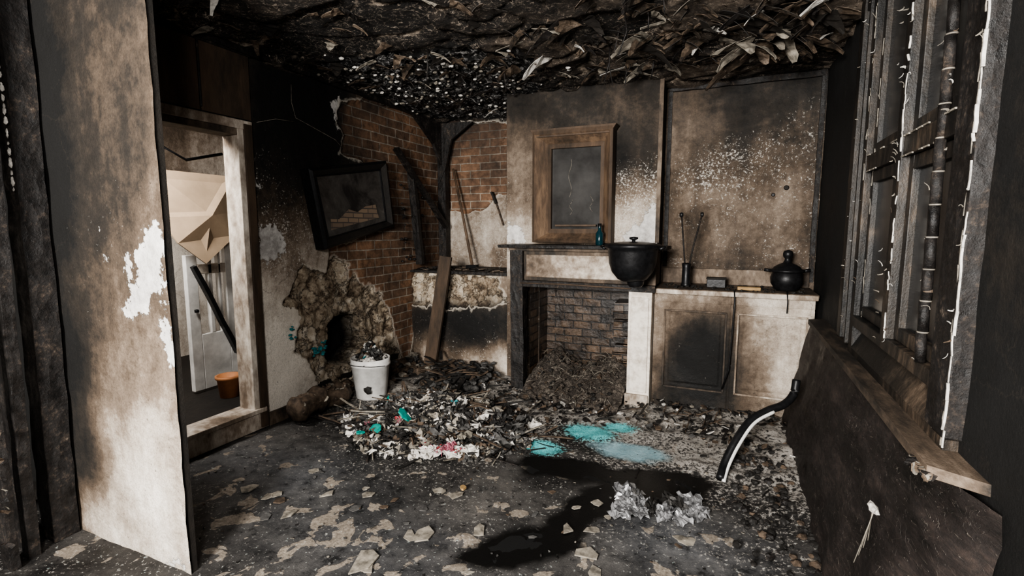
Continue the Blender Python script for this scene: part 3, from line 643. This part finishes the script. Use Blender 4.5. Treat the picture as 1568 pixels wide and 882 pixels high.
m=MB('trim_3',[M_CHAR,M_PAINT_D]);m.beam((-.53,3.995,1.24),(-.53,3.995,CZ),.03,.02,1,(0,1,0),12,.001);m.beam((-.50,4.285,1.04),(-.50,4.285,CZ),.03,.02,0,(0,1,0),12,.001);m.beam((.545,4.285,.95),(.545,4.285,CZ),.03,.03,0,(0,1,0),8,.002);m.beam((-.52,4.285,CZ-.03),(.55,4.285,CZ-.03),.05,.04,0,seg=12,j=.003);m.make()

# ---------- corner timbers
m=MB('charred_timbers',[M_CHAR,M_BRN])
m.beam((-2.80,3.80,2.06),(-2.74,4.55,1.36),.055,.035,0,seg=10,j=.002)
m.beam((-2.82,4.06,1.88),(-2.80,4.15,1.00),.07,.045,0,(0,1,0),10,.003)
m.beam((-2.81,4.62,2.42),(-2.81,4.62,.96),.09,.08,0,(0,1,0),12,.001)
m.poly([(-2.84,4.60,2.42),(-2.45,4.64,2.42),(-2.68,4.60,2.25),(-2.76,4.60,1.95),(-2.84,4.60,1.8)],(0,-1,0),.03,0)
m.poly([(-2.84,4.1,2.42),(-2.82,4.6,2.42),(-2.82,4.6,1.95),(-2.84,4.45,2.2)],(1,0,0),.03,0)
for i in range(30):
    y=R(3.9,4.3);z=R(1.0,1.8);m.chunk((-2.84,y,z),R(.01,.022),0)
m.make(.002)
m=MB('long_wooden_handle',[M_WOOD_L,M_BLACK]);m.tube([(-2.68,4.60,1.96),(-2.52,4.52,1.45),(-2.37,4.42,.985)],[.012,.013,.015],0,10);m.beam((-2.42,4.40,.97),(-2.3,4.40,.975),.05,.03,1);m.make()
m=MB('leaning_plank',[M_WOOD]);m.beam((-2.55,3.90,.08),(-2.43,4.02,1.09),.125,.03,0,(0,1,0),12,.001);m.make(.003)
m=MB('hanging_tool',[M_BLK2,M_BRN]);m.beam((-2.27,4.67,1.72),(-2.22,4.67,1.60),.05,.02,0,seg=3,j=.004);m.beam((-2.22,4.67,1.6),(-2.14,4.67,1.38),.015,.015,1);m.make(.002)

m=MB('loose_wire',[M_PALE,M_CHAR])
m.tube([(-2.855,2.70,2.34),(-2.85,2.69,2.22),(-2.85,2.72,2.12),(-2.85,2.85,2.09),(-2.85,3.10,2.03),(-2.855,3.18,1.98)],.002,0,6)
m.tube([(-2.855,2.40,2.03),(-2.85,2.55,2.08),(-2.85,2.70,2.09)],.002,0,6)
m.make()

# ---------- tilted frame on left wall
E=empty('tilted_picture_frame')
def fr(p,x): return (x,p[0],p[1])
o=[(2.74,1.77),(3.62,1.93),(3.70,1.37),(2.86,1.19)]
cxy=(3.23,1.565)
def sh(k): return [(cxy[0]+(a-cxy[0])*k[0],cxy[1]+(b-cxy[1])*k[1]) for a,b in o]
m=MB('frame',[M_BLACK,M_BLK2]);
def ringx(a,xa,b,xb,mi):
    for k in range(4):
        q=(k+1)%4;m.add([fr(a[k],xa),fr(a[q],xa),fr(b[q],xb),fr(b[k],xb)],[(0,1,2,3)],mi)
i1=sh((.95,.93));i2=sh((.86,.80));i3=sh((.83,.76))
ringx(o,-2.86,o,-2.775,0);ringx(o,-2.775,i1,-2.76,0);ringx(i1,-2.76,i2,-2.79,1);ringx(i2,-2.79,i3,-2.785,0);ringx(i3,-2.785,i3,-2.80,0)
m.add([fr(p,-2.86) for p in o],[(0,1,2,3)],1)
m.make(.003,E)
g=G('dusty_dark_glass');n=g.noise(4,8,.7,dist=.6);g.col(g.ramp(n,[(.4,(.022,.020,.019)),(.6,(.06,.055,.05)),(.7,(.11,.10,.09))]));g.rough(.2)
g2=G('painted_brick_reflection');bc,bf=brickcol(g2,(.20,.145,.10),(.12,.09,.07),(.06,.05,.045),.12,.04);g2.col(bc);g2.rough(.3)  # reflection of bricks in the glass, painted on as colour
m=MB('glass',[g.m,g2.m]);m.add([fr(p,-2.80) for p in sh((.84,.77))],[(0,1,2,3)],0)
m.add([fr(p,-2.797) for p in [(2.96,1.335),(3.53,1.44),(3.49,1.55),(3.36,1.53),(3.26,1.48),(3.16,1.50),(3.05,1.42),(2.96,1.42)]],[tuple(range(8))],1)
m.make(0,E)

# ---------- doorway frame, threshold, board over
E=empty('door_frame')
m=MB('jamb_right',[M_PAINT,M_WOOD]);m.box(-2.98,-2.84,2.245,2.29,.15,1.99,0);m.box(-2.865,-2.83,2.285,2.345,.02,2.0,1);m.make(.004,E)
m=MB('jamb_left',[M_PAINT_D]);m.box(-2.98,-2.84,1.38,1.43,.15,1.99,0);m.make(.004,E)
m=MB('head',[M_PAINT_D,M_PAINT]);m.box(-2.98,-2.845,1.38,2.30,1.925,1.965,0);m.box(-2.865,-2.835,1.34,2.35,1.965,2.02,1);m.make(.004,E)
m=MB('threshold',[M_PAINT,M_WOOD]);m.box(-2.865,-2.84,1.33,2.35,.01,.125,0);m.box(-3.0,-2.825,1.34,2.33,.125,.155,0);m.make(.004,E)
m=MB('trim_1',[M_WOOD,M_CHAR]);m.box(-2.865,-2.85,1.33,2.02,2.03,2.44,0);m.box(-2.865,-2.85,2.03,2.36,2.03,2.44,0);m.tube([(-2.845,2.025,2.05),(-2.845,2.025,2.42)],.006,1);m.box(-2.865,-2.84,1.33,2.37,2.42,2.45,1);m.make(.003)
m=MB('trim_4',[M_CHAR]);m.beam((-2.85,1.35,CZ-.02),(-2.85,4.6,CZ-.02),.04,.04,0,seg=30,j=.004);m.make()
m=MB('baseboard_left',[M_PAINT_D]);m.beam((-2.855,2.36,.05),(-2.855,3.2,.05),.02,.09,0,seg=8,j=.002);m.make()

# ---------- room beyond the doorway
surf('wall_hall',(-4.7,0,0),(0,1,0),(0,0,1),(1,0,0),(.8,4.6),(.15,2.5),.05,M_PL,soot=[(2.5,2.4,.9),(2.5,1.9,.55),(2.5,1.4,.0),(3,1,-.1),(3.,.4,.15),(3.6,1.5,.1)],fleck=[(2,1,-2)],seed=31)
surf('wall_hall_side',(0,4.5,0),(1,0,0),(0,0,1),(0,-1,0),(-4.72,-2.9),(.15,2.5),.05,M_PL,soot=[(-3.5,2.4,.9),(-3.5,1.4,.3),(-3.5,.4,.2)],seed=32)
m=MB('floor_hall',[M_BLK2]);m.box(-4.72,-2.9,.8,4.6,.10,.15);m.make()
m=MB('ceiling_hall',[M_BLK2]);m.box(-4.72,-2.9,.8,4.6,2.5,2.54);m.make()
m=MB('fallen_board',[M_TAN])
A=[(-3.52,2.12,1.74),(-3.52,2.72,1.74),(-3.50,2.72,1.48),(-3.42,2.45,1.44),(-3.48,2.12,1.42)];m.poly(A,(1,0,0),.012)
B=[(-3.48,2.12,1.42),(-3.42,2.45,1.44),(-3.50,2.72,1.48),(-3.46,2.66,1.30),(-3.42,2.38,1.10),(-3.43,2.2,1.25)];m.poly(B,(1,0,0),.012);m.make()
E=empty('door_1')
m=MB('leaf',[M_WHITE,M_PAINT_W])
def bx(y0,y1,z0,z1,x=-3.55,t=.04,mi=0): m.poly([(x,y0,z0),(x,y1,z0+.0),(x,y1,z1),(x,y0,z1)],(1,0,0),t,mi)
bx(2.30,2.38,.17,1.16);bx(2.60,2.66,.17,1.42);bx(2.38,2.60,.17,.58);bx(2.38,2.60,1.02,1.09,mi=1)
bx(2.46,2.49,.58,1.30);bx(2.54,2.56,.58,1.35)
m.make(.004,E)
m=MB('handle',[M_BLACK]);m.beam((-3.49,2.34,1.08),(-3.46,2.62,.40),.05,.03,0,seg=5,j=.003);m.lathe((-3.49,2.34,.75),[(0,0),(.015,0),(.015,.02),(0,.025)],0,12);m.make(.002,E)
m=MB('orange_bucket',[M_ORANGE]);m.lathe((-3.26,2.38,.152),[(0,0),(.06,0),(.075,.13),(.085,.135),(.085,.155),(.07,.155),(.06,.02),(0,.02)],0,28);m.make()
m=MB('hanging_wires',[M_BLACK]);m.tube([(-3.2,1.9,2.4),(-3.2,2.0,1.85),(-3.2,2.15,1.78),(-3.2,2.4,1.85)],.01,0);m.make()

# ---------- white bucket
m=MB('white_bucket',[M_WHITE,M_BRN,M_DRK,M_WFL,M_TEALP,M_GREY,M_BLACK])
c=(-2.60,3.12,.0)
m.lathe(c,[(0,.01),(.115,.01),(.12,.02),(.148,.27),(.156,.275),(.156,.29),(.151,.295),(.153,.33),(.145,.33),(.14,.27),(0,.26)],0,40)
m.chunk((-2.53,2.995,.10),.035,2,(1,.4,1))
for i in range(220):
    a=R(0,6.28);q=R(0,.13);x=c[0]+q*math.cos(a);y=c[1]+q*math.sin(a)
    z=.29+.19*(1-q/.13)*R(.4,1)
    if R(0,1)<.6:m.shard((x,y,z),R(.012,.035),random.choice([1,3,3,5,5,2,2,4]),.005,1.3)
    else:m.chunk((x,y,z),R(.012,.03),random.choice([2,2,5,3]))
m.tube([(c[0]+.155*math.cos(t),c[1]+.155*math.sin(t)-.02,.28-.02*math.sin(t)) for t in [math.pi+k*math.pi/12 for k in range(13)]],.003,6,6)
m.make()
m=MB('brick_rubble',[M_BRN,M_PALE,M_DRK,M_GREY,M_TEALP])
for i in range(260):
    y=R(3.0,4.0);x=-2.80+abs(random.gauss(0,.08))
    if math.hypot(x-c[0],y-c[1])<.19: continue
    m.chunk((x,y,R(.0,.05)+.14*max(0,(-2.7-x)/.15)),R(.015,.05),random.choice([0,0,1,2,2,3]))
for i in range(20): m.chunk((-2.84,R(2.76,2.9),R(.38,.50)),R(.008,.018),4)
for i in range(8): m.chunk((-2.85,R(2.56,2.62),R(.57,.66)),R(.006,.014),4)
for i in range(260):
    x=R(-2.40,-1.85);y=R(3.45,4.03);m.chunk((x,y,R(0,.06)+.12*(y-3.4)),R(.015,.04),random.choice([0,2,2,2,3,3]))
for i in range(50):
    x=R(-2.4,-1.9);y=R(3.45,3.85);a=R(0,6.28);l=R(.08,.25);z=R(.08,.16)
    m.beam((x,y,z),(min(-1.85,x+l*math.cos(a)),min(4.0,y+l*math.sin(a)),z+R(-.05,.05)),R(.01,.03),.008,random.choice([0,2,2]),seg=3,j=.004)
m.make()
m=MB('charred_log',[M_BRN,M_PALE]);pts=[];rs=[]
for k in range(15):
    t=k/14;pts.append((-2.70+.01*math.sin(t*9),2.42+.50*t,.095+.02*math.sin(t*5)+.02*t));rs.append(.085*(1+.12*math.sin(t*17)+.1*math.sin(t*31))*(.96 if k else .8))
m.tube(pts,rs,0,18,.07);
for i in range(60): 
    t=R(0,1);a=R(0,3.14);m.shard((-2.70+.085*math.cos(a),2.43+.47*t,.10+.085*math.sin(a)),R(.01,.03),random.choice([0,0,1]),.006,1.2)
m.make()

# ---------- hose
m=MB('curved_hose',[M_BLACK,M_WHITE])
cp=[(.0,2.74,.035),(.02,2.82,.09),(.07,2.90,.19),(.14,3.0,.28),(.23,3.07,.33),(.31,3.12,.36),(.36,3.17,.41),(.375,3.2,.49)]
def cat(P,n=8):
    P=[Vector(p) for p in P];P=[P[0]*2-P[1]]+P+[P[-1]*2-P[-2]];o=[]
    for i in range(1,len(P)-2):
        for k in range(n):
            t=k/n;a,b,c2,d=P[i-1:i+3];o.append(.5*((2*b)+(-a+c2)*t+(2*a-5*b+4*c2-d)*t*t+(-a+3*b-3*c2+d)*t**3))
    o.append(P[-2]);return o
C=cat(cp);m.tube(C,.022,0,12);m.tube([p+Vector((.018,-.012,-.006)) for p in C[:34]],.010,1,10)
m.make()

# ---------- window (right wall)
E=empty('window_1')
m=MB('architrave',[M_CHAR,M_PAINT_D,M_WFL,M_WIN])
m.box(.545,.60,2.84,3.04,.80,2.43,3,j=.004);m.box(.53,.60,2.74,2.84,.80,2.42,3,j=.003)
m.box(.53,.60,1.60,1.74,.80,2.43,0,j=.003);m.box(.53,.60,1.6,3.04,2.36,2.44,0)
m.box(.52,.60,2.95,3.03,.80,2.43,3);m.box(.515,.545,2.80,2.82,.80,2.42,3)
m.make(.006,E)
m=MB('arris_rim_highlight',[M_WFL,M_PALE])  # bright rim highlight painted as pale chipped paint along the frame edges
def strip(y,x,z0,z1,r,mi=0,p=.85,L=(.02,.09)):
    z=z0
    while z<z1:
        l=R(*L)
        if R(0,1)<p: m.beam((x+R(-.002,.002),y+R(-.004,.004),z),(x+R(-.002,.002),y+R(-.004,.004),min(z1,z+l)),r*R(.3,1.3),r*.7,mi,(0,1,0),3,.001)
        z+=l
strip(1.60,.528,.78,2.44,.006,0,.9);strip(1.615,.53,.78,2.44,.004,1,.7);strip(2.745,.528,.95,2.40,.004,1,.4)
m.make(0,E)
m=MB('sashes',[M_WIN,M_WFL,M_CHAR])
for (y0,y1) in[(1.75,2.20),(2.27,2.74)]:
    for (z0,z1) in [(.95,1.60),(1.67,2.37)]:
        w=.05
        m.box(.555,.595,y0,y0+w,z0,z1,0,j=.002);m.box(.555,.595,y1-w,y1,z0,z1,0,j=.002)
        m.box(.555,.595,y0,y1,z0,z0+w,0,j=.002);m.box(.555,.595,y0,y1,z1-w,z1,0,j=.002)
m.box(.535,.60,1.74,2.75,1.60,1.67,0,j=.002);m.box(.53,.60,2.20,2.27,.93,2.38,0,j=.002);m.box(.53,.60,1.74,2.75,.90,.95,0,j=.002)
m.make(.004,E)
m=MB('arris_highlight_flakes',[M_WFL,M_PALE,M_BRN])  # pale strips and curls: edge highlights put into colour, with peeling paint
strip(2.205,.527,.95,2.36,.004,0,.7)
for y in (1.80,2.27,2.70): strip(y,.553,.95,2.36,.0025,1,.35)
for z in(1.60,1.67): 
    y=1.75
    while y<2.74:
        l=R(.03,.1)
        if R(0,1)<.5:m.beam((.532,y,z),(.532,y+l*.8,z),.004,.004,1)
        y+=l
for i in range(110):
    y=random.choice([1.6,1.78,1.86,2.17,2.24,2.30,2.72,2.84,2.95])+R(-.02,.02);z=R(.9,2.4)
    m.curl((.526,y,z),(0,R(-1,1),R(-1,1)),(-1,0,0),R(.01,.03),R(.003,.009),R(.5,2.5),random.choice([0,1,1,2]),4)
m.make(.0,E,solid=.001)
m=MB('corded_tube',[M_CHAR,M_PALE])
for y in(1.84,):
    z=.95
    while z<2.35:
        m.tube([(.535,y,z),(.532,y+R(-.003,.003),z+.09)],.014,0,10);m.tube([(.534,y,z+.09),(.534,y,z+.094)],.0148,1,10);z+=.094
m.make(0,E)
m=MB('glass',[M_WGLASS]);m.box(.575,.58,1.75,2.74,.95,2.37);m.make(0,E)
m=MB('sill',[M_SILL,M_CHAR,M_PALE,M_WIN])
m.poly([(.47,1.50,.735),(.60,1.42,.735),(.60,3.78,.735),(.475,3.70,.735)],(0,0,1),.03,0)
for i in range(18): m.curl((.475,1.5+R(0,.10),.75),(R(-.4,.1),R(-1,-.2),0),(0,0,-1),R(.02,.06),R(.02,.04),R(.2,1.),random.choice([0,1,2]))
m.poly([(.535,1.62,.765),(.60,1.62,.765),(.60,2.82,.765),(.535,2.82,.765)],(0,0,1),.03,3)
m.poly([(.54,1.7,.795),(.595,1.7,.90),(.595,2.8,.90),(.54,2.8,.795)],(-1,0,.3),.008,3)
m.make(.003,E)
m=MB('curled_plaster_strip',[M_WFL,M_PALE]);c=Vector((.40,1.63,.565))
m.chunk(c,.022,0,(.5,1.2,.6))
for k in range(4):
    m.tube([c+Vector((0,-.004*k,-.01)),c+Vector((-.005*k,-.012*k+.01,-.05)),c+Vector((-.012*k,.02-.01*k,-.11-.02*k))],.0014,1,6)
m.make()

# ---------- charred foreground door at far left
E=empty('door_2')
m=MB('charred_jamb',[M_CHAR,M_WFL]);m.beam((-2.66,1.10,0),(-2.62,1.10,2.47),.10,.09,0,(0,1,0),24,.003)
z=1.5
while z<2.4: m.chunk((-2.58,1.04,z),R(.004,.010),1,(1,.5,1.6));z+=R(.012,.04)
m.make(.003,E)
m=MB('charred_leaf',[M_CHAR,M_WOOD,M_PALE])
m.beam((-2.60,.97,0),(-2.52,.97,2.47),.05,.04,0,(0,1,0),24,.003)
m.beam((-2.72,.99,0),(-2.70,.99,2.47),.09,.03,0,(0,1,0),24,.003)
m.beam((-2.58,.90,0),(-2.56,.90,2.47),.07,.03,0,(0,1,0),24,.004)
for i in range(60):
    z=R(.1,2.4);m.curl((-2.50,.885,z),(R(-1,1),-.3,R(-1,1)),(1,-1,0),R(.02,.07),R(.005,.02),R(.5,2),random.choice([0,0,1,2]),4)
m.make(.002,E)

# ---------- camera
cd=bpy.data.cameras.new('camera');cd.lens=36*767/1568;cd.sensor_width=36;cd.clip_start=.05
cam=link(bpy.data.objects.new('camera',cd));cam.location=(0,0,1.35)
cam.rotation_euler=(math.radians(90-6.8),0,math.radians(23.65));SC.camera=cam

# ---------- lights
def area(name,loc,tgt,size,e,col=(1,1,1)):
    l=bpy.data.lights.new(name,'AREA');l.size=size;l.energy=e;l.color=col
    o=link(bpy.data.objects.new(name,l));o.location=loc
    o.rotation_euler=(Vector(tgt)-Vector(loc)).to_track_quat('-Z','Y').to_euler();return o
area('key_area_behind_camera',(-.7,-1.8,1.7),(-1.1,3.6,1.2),.8,370,(1,.965,.92))  # unseen key area, set back behind the camera for even falloff
area('flash_bounce_light',(-.2,-.3,1.9),(-1.0,3.9,1.1),.4,48,(1,.97,.94))
area('added_hall_fill',(-3.15,1.35,2.2),(-3.7,2.6,1.1),.4,48,(1,.95,.9))  # added fill lamp, brightens the dark room beyond the doorway
w=bpy.data.worlds.new('w');SC.world=w;w.use_nodes=True
w.node_tree.nodes['Background'].inputs[0].default_value=(.6,.58,.55,1);w.node_tree.nodes['Background'].inputs[1].default_value=.11
SC.view_settings.look='AgX - Medium High Contrast'
SC.view_settings.exposure=.5
